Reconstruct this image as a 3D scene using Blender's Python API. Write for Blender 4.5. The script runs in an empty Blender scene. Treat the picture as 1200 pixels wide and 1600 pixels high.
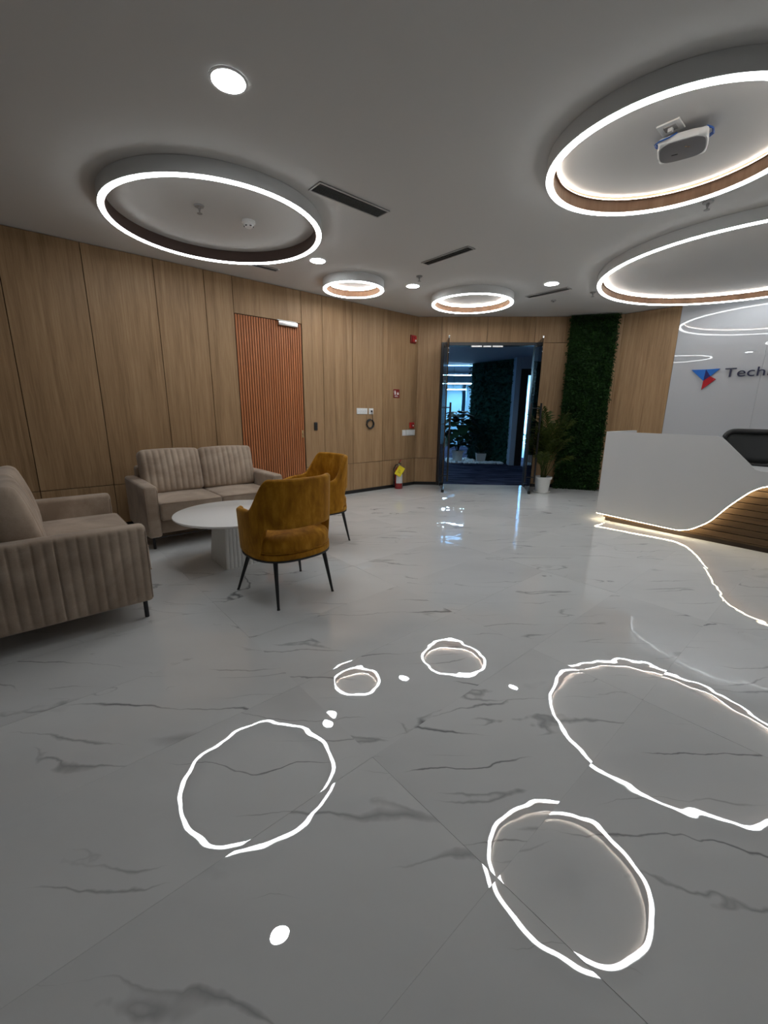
import bpy, math, random
import numpy as np
from mathutils import Vector, Matrix, Euler
random.seed(7)
SC = bpy.context.scene
COL = SC.collection
PI = math.pi

# ------------------------------------------------------------------ camera
F_PX, PITCH, ROLL, HEAD, EYE = 647.87, .23678, -.010103, .85328, 1.30
def cam_setup():
    u = Vector((math.sin(HEAD), math.cos(HEAD), 0)); w = Vector((u.y, -u.x, 0))
    def wd(v): return Vector((v.dot(w), v.dot(u), v.z))
    r0 = Vector((1, 0, 0)); d0 = Vector((0, -math.sin(PITCH), -math.cos(PITCH))); f = Vector((0, math.cos(PITCH), -math.sin(PITCH)))
    c, s = math.cos(ROLL), math.sin(ROLL)
    r = c*r0 + s*d0; d = -s*r0 + c*d0
    r, d, f = wd(r), wd(d), wd(f)
    cd = bpy.data.cameras.new('camera'); co = bpy.data.objects.new('camera', cd); COL.objects.link(co)
    m = Matrix((( r.x, -d.x, -f.x, 0), (r.y, -d.y, -f.y, 0), (r.z, -d.z, -f.z, EYE), (0, 0, 0, 1)))
    co.matrix_world = m
    cd.sensor_fit = 'VERTICAL'; cd.sensor_height = 24; cd.lens = F_PX/1600*24
    cd.clip_start = .05; cd.clip_end = 60
    SC.camera = co
cam_setup()

# ------------------------------------------------------------------ world, exposure, lamps of the place
W = bpy.data.worlds.new('world'); SC.world = W; W.use_nodes = True
W.node_tree.nodes['Background'].inputs[0].default_value = (.02, .02, .022, 1)
W.node_tree.nodes['Background'].inputs[1].default_value = 1
SC.view_settings.view_transform = 'Standard'; SC.view_settings.look = 'None'
SC.view_settings.gamma = 1; SC.view_settings.use_curve_mapping = False
SC.view_settings.exposure = 1.0
SC.cycles.max_bounces = 8; SC.cycles.diffuse_bounces = 4; SC.cycles.glossy_bounces = 5; SC.cycles.transmission_bounces = 6; SC.cycles.transparent_max_bounces = 12
SC.cycles.use_light_tree = True
SC.cycles.caustics_reflective = False; SC.cycles.caustics_refractive = False
SC.cycles.sample_clamp_indirect = 4
RING_E, COVE_E, SPOT_E, DESK_E = 11.0, 20.0, 34.0, 13.0
OFFICE_E = 55.0

# ------------------------------------------------------------------ helpers: materials
def mat(name, col=(.8,.8,.8), rough=.5, metal=0, spec=.5, coat=0, emit=None, estr=1, sheen=0, alpha=1):
    m = bpy.data.materials.new(name); m.use_nodes = True
    b = m.node_tree.nodes['Principled BSDF']
    b.inputs['Base Color'].default_value = (*col, 1); b.inputs['Roughness'].default_value = rough
    b.inputs['Metallic'].default_value = metal; b.inputs['Specular IOR Level'].default_value = spec
    b.inputs['Coat Weight'].default_value = coat; b.inputs['Coat Roughness'].default_value = .03
    b.inputs['Sheen Weight'].default_value = sheen
    if emit: b.inputs['Emission Color'].default_value = (*emit, 1); b.inputs['Emission Strength'].default_value = estr
    return m
class NT:
    def __init__(s, m): s.t = m.node_tree; s.b = s.t.nodes['Principled BSDF']
    def n(s, typ, **kw):
        o = s.t.nodes.new(typ)
        for k, v in kw.items():
            if k in o.inputs.keys() if not hasattr(o, k) else False: o.inputs[k].default_value = v
            else: setattr(o, k, v)
        return o
    def l(s, a, b): s.t.links.new(a, b)
    def coords(s, scale=(1,1,1), rot=(0,0,0), which='Object', rnd=0, space=None):
        tc = s.n('ShaderNodeTexCoord'); out = tc.outputs[which]
        if rnd:
            oi = s.n('ShaderNodeObjectInfo'); mu = s.n('ShaderNodeMath', operation='MULTIPLY'); mu.inputs[1].default_value = rnd
            s.l(oi.outputs['Random'], mu.inputs[0]); cb = s.n('ShaderNodeCombineXYZ')
            for i in range(3): s.l(mu.outputs[0], cb.inputs[i])
            ad = s.n('ShaderNodeVectorMath', operation='ADD'); s.l(out, ad.inputs[0]); s.l(cb.outputs[0], ad.inputs[1]); out = ad.outputs[0]
        mp = s.n('ShaderNodeMapping'); mp.inputs['Scale'].default_value = scale; mp.inputs['Rotation'].default_value = rot
        s.l(out, mp.inputs[0]); return mp.outputs[0]
    def noise(s, vec, scale=5, detail=4, rough=.5, dist=0):
        o = s.n('ShaderNodeTexNoise'); o.inputs['Scale'].default_value = scale; o.inputs['Detail'].default_value = detail
        o.inputs['Roughness'].default_value = rough; o.inputs['Distortion'].default_value = dist
        s.l(vec, o.inputs['Vector']); return o.outputs['Fac']
    def ramp(s, fac, stops, mode='LINEAR'):
        o = s.n('ShaderNodeValToRGB'); cr = o.color_ramp; cr.interpolation = mode
        while len(cr.elements) < len(stops): cr.elements.new(.5)
        for e, (p, c) in zip(cr.elements, stops): e.position = p; e.color = (*c, 1) if len(c) == 3 else c
        s.l(fac, o.inputs[0]); return o.outputs[0]
    def math(s, op, a, b=None, clamp=False):
        o = s.n('ShaderNodeMath', operation=op); o.use_clamp = clamp
        for i, v in enumerate((a, b)):
            if v is None: continue
            if isinstance(v, (int, float)): o.inputs[i].default_value = v
            else: s.l(v, o.inputs[i])
        return o.outputs[0]
    def mix(s, fac, a, b, blend='MIX'):
        o = s.n('ShaderNodeMix', data_type='RGBA', blend_type=blend)
        for i, v in ((0, fac), (6, a), (7, b)):
            if isinstance(v, (int, float)): o.inputs[i].default_value = v
            elif isinstance(v, tuple): o.inputs[i].default_value = (*v, 1)
            else: s.l(v, o.inputs[i])
        return o.outputs[2]
    def bump(s, h, strength=.3, dist=.01):
        o = s.n('ShaderNodeBump'); o.inputs['Strength'].default_value = strength; o.inputs['Distance'].default_value = dist
        s.l(h, o.inputs['Height']); s.l(o.outputs[0], s.b.inputs['Normal']); return o

def wood_mat(name, dark, mid, light, axis=2, rough=.45, fine=70, rnd=37, spec=.25):
    m = mat(name, mid, rough, spec=spec); t = NT(m)
    sc = [1, 1, 1]; sc[axis] = .045
    v = t.coords(tuple(sc), rnd=rnd)
    a = t.noise(v, fine, 5, .6, .3); b = t.noise(v, fine*.12, 4, .55, 1.4)
    f = t.math('ADD', t.math('MULTIPLY', a, .42), t.math('MULTIPLY', b, .58))
    c = t.ramp(f, [(.36, dark), (.5, mid), (.66, light)])
    big = t.noise(t.coords((1, 1, .4), rnd=rnd), 1.6, 2)
    c = t.mix(t.math('MULTIPLY', big, .35), c, mid)
    t.l(c, t.b.inputs['Base Color']); t.bump(f, .12, .002)
    return m

M = {}
M['ceiling'] = mat('ceiling_paint', (.61, .595, .575), .9, spec=.2)
t = NT(M['ceiling']); t.bump(t.noise(t.coords(), 180, 2), .05, .002)
M['drum'] = mat('drum_paint', (.70, .70, .69), .85, spec=.2)
M['wall_paint'] = mat('off_white_paint', (.55, .55, .56), .8)
M['grout'] = mat('tile_grout', (.42, .42, .42), .8)
M['wood'] = wood_mat('oak_veneer', (.225, .135, .066), (.335, .208, .108), (.435, .285, .158))
M['wood_groove'] = mat('panel_groove_backing', (.10, .055, .03), .8)
M['terracotta'] = wood_mat('terracotta_slat_laminate', (.38, .125, .045), (.46, .16, .06), (.52, .20, .085), fine=60)
M['terracotta_deep'] = mat('slat_recess', (.17, .05, .02), .7)
M['ringwood'] = wood_mat('ring_wood_veneer', (.24, .14, .085), (.33, .20, .125), (.42, .27, .18), axis=2, fine=25)
M['ringdark'] = mat('ring_dark_veneer', (.075, .042, .032), .6)
M['led'] = mat('led_diffuser', (.9, .9, .9), .4, emit=(.93, .975, 1), estr=RING_E)
M['cove'] = mat('cove_led', (.9, .9, .9), .4, emit=(1, .97, .90), estr=COVE_E*.6)
M['cove_mid'] = mat('cove_led_mid', (.9, .9, .9), .4, emit=(1, .98, .95), estr=COVE_E*1.9)
M['cove_bright'] = mat('cove_led_bright', (.9, .9, .9), .4, emit=(1, .98, .94), estr=COVE_E*2.6)
M['spot'] = mat('downlight_diffuser', (.9, .9, .9), .4, emit=(.92, .97, 1), estr=SPOT_E)
M['desk_led'] = mat('warm_led_strip', (.9, .9, .9), .4, emit=(1, .83, .56), estr=DESK_E)
M['black'] = mat('black_metal', (.012, .012, .013), .4)
M['skirt'] = mat('black_skirting', (.006, .006, .006), .5)
M['white_plastic'] = mat('white_plastic', (.78, .78, .76), .35)
M['white_trim'] = mat('white_trim', (.8, .8, .8), .5)
M['steel'] = mat('brushed_steel', (.62, .61, .6), .28, metal=1)
M['chrome'] = mat('chrome', (.8, .8, .8), .1, metal=1)
M['vent_dark'] = mat('vent_interior', (.02, .02, .02), .8)
M['vent_slat'] = mat('vent_slat', (.30, .29, .28), .5)
M['vent_frame'] = mat('vent_frame', (.5, .49, .48), .5)
M['red'] = mat('red_plastic', (.42, .012, .012), .35)
M['red_paint'] = mat('red_enamel', (.24, .006, .006), .25, coat=.5)
M['sign_red'] = mat('sign_red', (.22, .012, .010), .5)
M['yellow'] = mat('yellow_card', (.85, .68, .02), .6)
M['corian'] = mat('white_solid_surface', (.60, .60, .60), .38, spec=.4)
M['deskwood'] = wood_mat('desk_slat_wood', (.060, .034, .015), (.095, .057, .027), (.135, .084, .043), axis=0, fine=40)
M['desk_recess'] = mat('desk_slat_recess', (.03, .018, .01), .8)
M['glasswall'] = mat('back_painted_glass', (.52, .53, .55), .012, spec=.55, coat=0)
M['blue'] = mat('logo_blue', (.01, .13, .50), .25)
M['indigo'] = mat('logo_indigo', (.012, .012, .12), .25)
M['logored'] = mat('logo_red', (.42, .006, .012), .25)
M['navy'] = mat('lettering_navy', (.012, .014, .05), .35)
M['table_top'] = mat('white_gloss_tabletop', (.90, .90, .89), .10, spec=.6)
M['table_base'] = mat('white_gloss_pedestal', (.78, .78, .76), .2, spec=.5)
M['pot'] = mat('white_plastic_pot', (.72, .72, .70), .4)
M['soil'] = mat('potting_soil', (.03, .02, .012), .95)
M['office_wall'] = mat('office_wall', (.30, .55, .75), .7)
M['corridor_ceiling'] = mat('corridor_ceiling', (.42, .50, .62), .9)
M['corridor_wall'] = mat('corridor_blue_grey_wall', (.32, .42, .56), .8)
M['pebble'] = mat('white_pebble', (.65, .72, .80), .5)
M['office_led'] = mat('office_linear_led', (.9, .9, .9), .4, emit=(.45, .78, 1), estr=OFFICE_E)
M['office_led_soft'] = mat('office_soffit_panel', (.9, .9, .9), .4, emit=(.18, .50, 1), estr=1.0)
M['mesh_grey'] = mat('chair_mesh', (.035, .037, .037), .7)
M['black_plastic'] = mat('black_plastic', (.012, .012, .012), .45)
M['cable_blue'] = mat('blue_cable', (.02, .10, .40), .5)
M['ap_grey'] = mat('access_point_face', (.20, .19, .20), .5)
M['brass'] = mat('brass', (.5, .38, .2), .3, metal=1)
M['label'] = mat('printed_label', (.6, .6, .62), .5)

def floor_mat():
    m = mat('polished_marble_tile', (.5, .5, .5), .010, spec=1.0, coat=0); t = NT(m); t.b.inputs['IOR'].default_value = 1.6
    # vein frame: world-aligned by the floor's own axes, stretched along the print's run
    def frame(stretch, off):
        return t.coords((stretch, 1, 1), (0, 0, -math.radians(48.9)), rnd=off)
    tc = t.n('ShaderNodeTexCoord'); geo = t.n('ShaderNodeNewGeometry')
    oi = t.n('ShaderNodeObjectInfo')
    mp = t.n('ShaderNodeMapping'); mp.vector_type = 'POINT'
    mp.inputs['Rotation'].default_value = (0, 0, -math.radians(48.9)); t.l(geo.outputs['Position'], mp.inputs[0])
    cb = t.n('ShaderNodeCombineXYZ'); r1 = t.math('MULTIPLY', oi.outputs['Random'], 47.0); r2 = t.math('MULTIPLY', oi.outputs['Random'], 91.0)
    t.l(r1, cb.inputs[0]); t.l(r2, cb.inputs[1])
    ad = t.n('ShaderNodeVectorMath', operation='ADD'); t.l(mp.outputs[0], ad.inputs[0]); t.l(cb.outputs[0], ad.inputs[1])
    P = ad.outputs[0]
    def st(v, s):
        q = t.n('ShaderNodeMapping'); q.inputs['Scale'].default_value = s; t.l(v, q.inputs[0]); return q.outputs[0]
    # warp
    wn = t.n('ShaderNodeTexNoise'); wn.inputs['Scale'].default_value = 1.7; wn.inputs['Detail'].default_value = 5; wn.inputs['Roughness'].default_value = .52; t.l(P, wn.inputs['Vector'])
    sb = t.n('ShaderNodeVectorMath', operation='SUBTRACT'); t.l(wn.outputs['Color'], sb.inputs[0]); sb.inputs[1].default_value = (.5, .5, .5)
    sc = t.n('ShaderNodeVectorMath', operation='SCALE'); t.l(sb.outputs[0], sc.inputs[0]); sc.inputs['Scale'].default_value = .24
    wa = t.n('ShaderNodeVectorMath', operation='ADD'); t.l(P, wa.inputs[0]); t.l(sc.outputs[0], wa.inputs[1]); Wp = wa.outputs[0]
    def vein(scale, width, stretch, mask_scale, lo, hi, seed):
        a = t.n('ShaderNodeVectorMath', operation='ADD'); t.l(Wp, a.inputs[0]); a.inputs[1].default_value = (seed, seed*1.7, seed*.3)
        n = t.noise(st(a.outputs[0], (stretch, 1, 1)), scale, 1.5, .4)
        d = t.math('ABSOLUTE', t.math('SUBTRACT', n, .5))
        mk = t.noise(st(a.outputs[0], (.7, 1.3, 1)), mask_scale, 2, .5)
        mk = t.ramp(mk, [(lo, (0, 0, 0)), (hi, (1, 1, 1))])
        wv = t.math('MULTIPLY', mk, width)
        v = t.math('SUBTRACT', 1.0, t.math('DIVIDE', d, t.math('ADD', wv, .0004)), clamp=True)
        return t.math('MULTIPLY', v, mk)
    v1 = vein(2.4, .0075, .13, 2.1, .49, .61, 3.1)
    v2 = vein(5.5, .015, .10, 2.8, .47, .61, 11.7)
    v3 = vein(1.6, .05, .16, 2.6, .62, .72, 23.9)
    cl = t.noise(st(Wp, (.35, 1, 1)), 1.5, 5, .55)
    base = t.ramp(cl, [(.3, (.63, .635, .635)), (.55, (.70, .705, .70)), (.75, (.74, .745, .74))])
    c = t.mix(t.math('MULTIPLY', v3, .45), base, (.20, .20, .21))
    c = t.mix(t.math('MULTIPLY', v2, .55), c, (.14, .14, .15))
    c = t.mix(t.math('MULTIPLY', v1, .85), c, (.10, .10, .11))
    t.l(c, t.b.inputs['Base Color'])
    wave = t.noise(P, 2.6, 2, .45)
    wave2 = t.noise(P, 9, 1, .5)
    t.bump(t.math('ADD', wave, t.math('MULTIPLY', wave2, .10)), 1.0, .0024)
    return m
M['tile'] = floor_mat()

def suede(name, a, b):
    m = mat(name, a, .85, spec=.2, sheen=.25); t = NT(m)
    n1 = t.noise(t.coords(rnd=5), 3.2, 6, .6, .5); n2 = t.noise(t.coords(), 160, 3, .6)
    t.l(t.ramp(t.math('ADD', t.math('MULTIPLY', n1, .85), t.math('MULTIPLY', n2, .15)), [(.38, a), (.62, b)]), t.b.inputs['Base Color'])
    t.bump(n2, .15, .002); return m
M['suede'] = suede('taupe_suede', (.31, .232, .172), (.47, .37, .285))
def velvet():
    m = mat('mustard_velvet', (.4, .2, .02), .7, spec=.15, sheen=.35); t = NT(m)
    t.b.inputs['Sheen Tint'].default_value = (1, .7, .3, 1); t.b.inputs['Sheen Roughness'].default_value = .35
    n1 = t.noise(t.coords((1, 1, .28), rnd=3), 22, 4, .6, .2); n2 = t.noise(t.coords((1, 1, .6), rnd=9), 7, 3, .6, 1.2)
    t.l(t.ramp(t.math('ADD', t.math('MULTIPLY', n1, .5), t.math('MULTIPLY', n2, .5)), [(.34, (.24, .095, .004)), (.5, (.39, .165, .008)), (.68, (.60, .29, .025))]), t.b.inputs['Base Color'])
    t.bump(t.noise(t.coords(), 220, 2), .15, .002); return m
M['velvet'] = velvet()
def leaf(name, a, b, rnd=5):
    m = mat(name, a, .55, spec=.2); t = NT(m)
    t.l(t.ramp(t.noise(t.coords(rnd=rnd), 9, 4, .7), [(.35, a), (.65, b)]), t.b.inputs['Base Color']); return m
M['moss'] = leaf('artificial_green_foliage', (.005, .022, .005), (.022, .066, .012))
M['moss_dark'] = leaf('corridor_moss', (.009, .042, .038), (.022, .095, .065))
M['palm'] = leaf('palm_leaf', (.022, .035, .005), (.055, .075, .012))
M['plant_dark'] = leaf('dark_leaf', (.006, .022, .012), (.014, .05, .025))
def carpet():
    m = mat('navy_carpet', (.015, .02, .06), .95, spec=.05); t = NT(m)
    n = t.noise(t.coords((.25, 1, 1), (0, 0, math.radians(-41))), 7, 3, .6)
    t.l(t.ramp(n, [(.4, (.008, .010, .026)), (.6, (.05, .055, .10))]), t.b.inputs['Base Color']); return m
M['carpet'] = carpet()
def glass_mat(name, tint, fac=.10):
    m = bpy.data.materials.new(name); m.use_nodes = True; t = m.node_tree; t.nodes.clear()
    o = t.nodes.new('ShaderNodeOutputMaterial'); tr = t.nodes.new('ShaderNodeBsdfTransparent'); tr.inputs[0].default_value = (*tint, 1)
    g = t.nodes.new('ShaderNodeBsdfGlossy'); g.inputs['Roughness'].default_value = .01; g.inputs[0].default_value = (1, 1, 1, 1)
    fr = t.nodes.new('ShaderNodeFresnel'); fr.inputs[0].default_value = 1.5
    mx = t.nodes.new('ShaderNodeMixShader'); t.links.new(fr.outputs[0], mx.inputs[0]); t.links.new(tr.outputs[0], mx.inputs[1]); t.links.new(g.outputs[0], mx.inputs[2])
    t.links.new(mx.outputs[0], o.inputs[0]); return m
M['glass'] = glass_mat('clear_grey_glass', (.80, .84, .86))

# ------------------------------------------------------------------ helpers: geometry
class MB:
    def __init__(s): s.v = []; s.f = []
    def add(s, vs, fs, mtx=None):
        o = len(s.v)
        for v in vs:
            v = Vector(v); s.v.append(mtx @ v if mtx else v)
        s.f += [tuple(o+i for i in f) for f in fs]; return s
    def box(s, a, b, bev=0, mtx=None):
        x0, y0, z0 = a; x1, y1, z1 = b
        if bev <= 0:
            vs = [(x0,y0,z0),(x1,y0,z0),(x1,y1,z0),(x0,y1,z0),(x0,y0,z1),(x1,y0,z1),(x1,y1,z1),(x0,y1,z1)]
            return s.add(vs, [(3,2,1,0),(4,5,6,7),(0,1,5,4),(1,2,6,5),(2,3,7,6),(3,0,4,7)], mtx)
        c = Vector(((x0+x1)/2, (y0+y1)/2, (z0+z1)/2)); h = Vector(((x1-x0)/2, (y1-y0)/2, (z1-z0)/2))
        return s.rbox(c, h, bev, 2, mtx=mtx)
    def rbox(s, c, h, r, seg=3, mtx=None, div=(1,1,1), fn=None):
        """rounded box; div = extra divisions of the flat spans; fn(p, n) displaces."""
        c = Vector(c); r = min(r, h[0], h[1], h[2])
        ax = []
        for k in range(3):
            a = [-h[k] + r*(1-math.cos(i/seg*PI/2)) for i in range(seg+1)]
            inner = [-(h[k]-r) + 2*(h[k]-r)*i/div[k] for i in range(1, div[k])]
            b = [-x for x in reversed(a)]
            L = a + inner + b; out = []
            for x in L:
                if not out or abs(x-out[-1]) > 1e-7: out.append(x)
            ax.append(out)
        idx = {}; vs = []; fs = []
        def vert(p):
            k = tuple(round(x, 6) for x in p)
            if k in idx: return idx[k]
            q = Vector(p); inn = Vector([max(-(h[i]-r), min(h[i]-r, q[i])) for i in range(3)])
            d = q - inn
            n = d.normalized() if d.length > 1e-9 else Vector((0,0,0))
            # project the outer box corner onto the rounded surface
            o = inn + n*r if d.length > 1e-9 else q
            if fn: o = fn(o, n)
            idx[k] = len(vs); vs.append(o + c); return idx[k]
        for k in range(3):
            i, j = (k+1) % 3, (k+2) % 3
            for sgn in (-1, 1):
                for a in range(len(ax[i])-1):
                    for b in range(len(ax[j])-1):
                        q = []
                        for (aa, bb) in ((a,b),(a+1,b),(a+1,b+1),(a,b+1)):
                            p = [0,0,0]; p[k] = sgn*h[k]; p[i] = ax[i][aa]; p[j] = ax[j][bb]; q.append(vert(p))
                        if len(set(q)) < 3: continue
                        fs.append(tuple(q) if sgn > 0 else tuple(reversed(q)))
        return s.add(vs, fs, mtx)
    def lathe(s, prof, seg=24, mtx=None, close=False):
        vs = []; fs = []; n = len(prof)
        for i in range(seg):
            a = 2*PI*i/seg
            for r, z in prof: vs.append((r*math.cos(a), r*math.sin(a), z))
        for i in range(seg):
            j = (i+1) % seg
            for k in range(n-1 if not close else n):
                k2 = (k+1) % n
                fs.append((i*n+k, j*n+k, j*n+k2, i*n+k2))
        if not close:
            if prof[0][0] > 1e-6: fs.append(tuple(i*n for i in reversed(range(seg))))
            if prof[-1][0] > 1e-6: fs.append(tuple(i*n+n-1 for i in range(seg)))
        return s.add(vs, fs, mtx)
    def tube(s, pts, rad, seg=8, mtx=None, closed=False):
        pts = [Vector(p) for p in pts]; n = len(pts); vs = []; fs = []
        rad = rad if hasattr(rad, '__len__') else [rad]*n
        up = Vector((0, 0, 1))
        for i, p in enumerate(pts):
            if closed: t = pts[(i+1) % n]-pts[i-1]
            else: t = (pts[min(i+1, n-1)]-pts[max(i-1, 0)])
            t.normalize()
            a = t.cross(up)
            if a.length < .05: a = t.cross(Vector((1, 0, 0)))
            a.normalize(); b = a.cross(t)
            for k in range(seg):
                an = 2*PI*k/seg; vs.append(p + rad[i]*(math.cos(an)*a + math.sin(an)*b))
        for i in range(n if closed else n-1):
            j = (i+1) % n
            for k in range(seg):
                k2 = (k+1) % seg; fs.append((i*seg+k, i*seg+k2, j*seg+k2, j*seg+k))
        if not closed:
            fs.append(tuple(range(seg))); fs.append(tuple(reversed([(n-1)*seg+k for k in range(seg)])))
        return s.add(vs, fs, mtx)
    def grid(s, fn, nu, nv, thick=None, mtx=None):
        """closed slab: fn(u,v) -> (outer point, inner point)"""
        vs = []; fs = []
        for i in range(nu+1):
            for j in range(nv+1):
                a, b = fn(i/nu, j/nv); vs.append(a); vs.append(b)
        I = lambda i, j, k: (i*(nv+1)+j)*2+k
        for i in range(nu):
            for j in range(nv):
                fs.append((I(i,j,0), I(i+1,j,0), I(i+1,j+1,0), I(i,j+1,0))); fs.append((I(i,j,1), I(i,j+1,1), I(i+1,j+1,1), I(i+1,j,1)))
        for i in range(nu):
            fs.append((I(i,0,0), I(i,0,1), I(i+1,0,1), I(i+1,0,0))); fs.append((I(i,nv,0), I(i+1,nv,0), I(i+1,nv,1), I(i,nv,1)))
        for j in range(nv):
            fs.append((I(0,j,0), I(0,j+1,0), I(0,j+1,1), I(0,j,1))); fs.append((I(nu,j,0), I(nu,j,1), I(nu,j+1,1), I(nu,j+1,0)))
        return s.add(vs, fs, mtx)
    def prism(s, poly, y0, y1, mtx=None):
        """poly of (x,z) extruded along y"""
        n = len(poly); vs = [(x, y0, z) for x, z in poly]+[(x, y1, z) for x, z in poly]
        fs = [tuple(range(n)), tuple(reversed(range(n, 2*n)))]+[((i+1) % n, i, i+n, (i+1) % n+n) for i in range(n)]
        return s.add(vs, fs, mtx)
    def mesh(s, name, m, smooth=False):
        me = bpy.data.meshes.new(name); me.from_pydata([tuple(v) for v in s.v], [], s.f); me.materials.append(m)
        me.validate()
        import bmesh
        bm = bmesh.new(); bm.from_mesh(me); bmesh.ops.recalc_face_normals(bm, faces=bm.faces); bm.to_mesh(me); bm.free()
        if smooth is True: me.shade_smooth()
        elif smooth:
            me.shade_smooth(); me.set_sharp_from_angle(angle=math.radians(smooth))
        return me
    def obj(s, name, m, parent=None, smooth=False, **tags):
        return link(name, s.mesh(name, m, smooth), parent, **tags)
def link(name, me, parent=None, loc=None, rot=None, **tags):
    o = bpy.data.objects.new(name, me); COL.objects.link(o)
    if parent: o.parent = parent
    if loc is not None: o.location = loc
    if rot is not None: o.rotation_euler = rot
    for k, v in tags.items(): o[k] = v
    return o
def thing(name, label, cat, loc=(0,0,0), rz=0, group=None):
    o = bpy.data.objects.new(name, None); COL.objects.link(o); o.location = loc; o.rotation_euler = (0, 0, rz)
    o.empty_display_size = .1
    o['label'] = label; o['category'] = cat
    if group: o['group'] = group
    return o
def tag(o, label, cat, group=None, kind=None):
    o['label'] = label; o['category'] = cat
    if group: o['group'] = group
    if kind: o['kind'] = kind
    return o
def copy_tree(o, parent=None):
    c = o.copy(); COL.objects.link(c); c.parent = parent
    for ch in [x for x in bpy.data.objects if x.parent == o]: copy_tree(ch, c)
    return c
def struct(o): o['kind'] = 'structure'; return o
def empty_struct(name, loc=(0,0,0), rz=0):
    o = bpy.data.objects.new(name, None); COL.objects.link(o); o.location = loc; o.rotation_euler = (0,0,rz); o['kind'] = 'structure'; return o
def bx(a, b, bev=0): return MB().box(a, b, bev)
TR = Matrix.Translation
def RZ(a): return Matrix.Rotation(a, 4, 'Z')

# ------------------------------------------------------------------ room shell
H = 2.87
WX = -5.36
C = Vector((WX, 5.41)); A1 = math.radians(46); E1 = Vector((math.cos(A1), math.sin(A1)))
B = C + E1*2.55
G = Vector((-2.93, 7.66)); MM = Vector((-2.145, 7.68))
A4 = 0.0; R4 = MM + 5.1*Vector((math.cos(A4), math.sin(A4)))
YB, XR = -3.0, R4.x
A3 = math.atan2(MM.y-G.y, MM.x-G.x); A2 = math.atan2(G.y-B.y, G.x-B.x)

# floor: slab and tiles
floor = bx((WX-.1, YB-.1, -.12), (XR+.1, R4.y+.2, -.0022)).obj('floor', M['grout'])
struct(floor)
TW, TL = .566, 1.175
def tile_mesh():
    g = .0002; hx, hy = TW/2-g, TL/2-g
    sx = [-1, -.985, -.93, -.8, -.5, 0, .5, .8, .93, .985, 1]; sy = [-1, -.992, -.96, -.88, -.6, 0, .6, .88, .96, .992, 1]
    vs = []; fs = []
    for x in sx:
        for y in sy:
            z = -.00036*(abs(x)**8 + abs(y)**14)
            vs.append((x*hx, y*hy, z))
    n = len(sy)
    for i in range(len(sx)-1):
        for j in range(n-1): fs.append((i*n+j, (i+1)*n+j, (i+1)*n+j+1, i*n+j+1))
    b = MB(); b.add(vs, fs)
    # skirt
    ring = [i*n for i in range(len(sx))] + [(len(sx)-1)*n+j for j in range(1, n)] + [i*n+n-1 for i in range(len(sx)-2, -1, -1)] + [j for j in range(n-2, 0, -1)]
    o = len(b.v)
    for k in ring: v = b.v[k]; b.v.append(Vector((v.x, v.y, -.0035)))
    m_ = len(ring)
    for k in range(m_): b.f.append((ring[k], ring[(k+1) % m_], o+(k+1) % m_, o+k))
    b.f.append(tuple(range(o, o+m_)))
    return b.mesh('tile', M['tile'], smooth=40)
tm = tile_mesh()
def inside(x, y):
    # keep tiles that overlap the room polygon (bounded generously)
    if x < WX-.3 or x > XR+.3: return False
    if (Vector((x, y))-C).dot(Vector((-E1.y, E1.x))) > .75: return False
    return y < 8.4
rt = random.Random(11)
x0 = -.467 + TW/2; y0 = .855 + TL/2
for i in range(-9, 6):
    for j in range(-3, 7):
        cx, cy = x0 + i*TW, y0 + j*TL
        if not inside(cx, cy): continue
        link('tile', tm, floor, (cx, cy, -.0006), (rt.uniform(-.0011, .0011), rt.uniform(-.0018, .0018), PI*rt.randint(0, 1)))

struct(bx((WX-.3, YB-.2, H+.0015), (XR+.2, R4.y+.3, H+.1)).obj('ceiling', M['ceiling']))

def wood_panel(parent, s0, s1, z0, z1, th=.018, g=.003, m='wood'):
    """panel in the wall's own frame: x along wall, y into the room is negative"""
    me = bx((-(s1-s0)/2+g, -th, -(z1-z0)/2+g), ((s1-s0)/2-g, 0, (z1-z0)/2-g), .0025).mesh('panel', M[m])
    return link('panel', me, parent, ((s0+s1)/2, 0, (z0+z1)/2))
# left wall: local x = world Y, faces +X.  rot +90: local x->Y, local y->-X ; room side is local -y
LW = struct(MB().box((YB, .02, 0), (C.y+.02, .12, H)).obj('wall_left', M['wood_groove'])); LW.location = (WX-.018+.018, 0, 0); LW.rotation_euler = (0, 0, PI/2)
LWX = WX
def lw(y, z, d=0): return Vector((LWX + .0 + d, y, z))
bk = MB().box((YB, 0.0, 0), (C.y, .02, H)).obj('backing', M['wood_groove'], LW)
js = [YB, -2.99, -2.45, -1.82, -1.18, -.55, .085, .717, 1.35, 1.873, 2.203]
for a, b in zip(js[1:], js[2:]):
    wood_panel(LW, a, b, .055, .49); wood_panel(LW, a, b, .49, H)
wood_panel(LW, 2.203, 3.138, 2.455, H)
for a, b in ((3.138, 3.471), (3.471, 3.995), (3.995, 4.61), (4.61, C.y-.006)):
    wood_panel(LW, a, b, .055, .49); wood_panel(LW, a, b, .49, H)
struct(bx((YB, -.008, 0), (2.2, .0, .052)).obj('baseboard_left', M['skirt'], LW))
bx((3.14, -.008, 0), (C.y, .0, .052)).obj('skirting', M['skirt'], LW)

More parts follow.
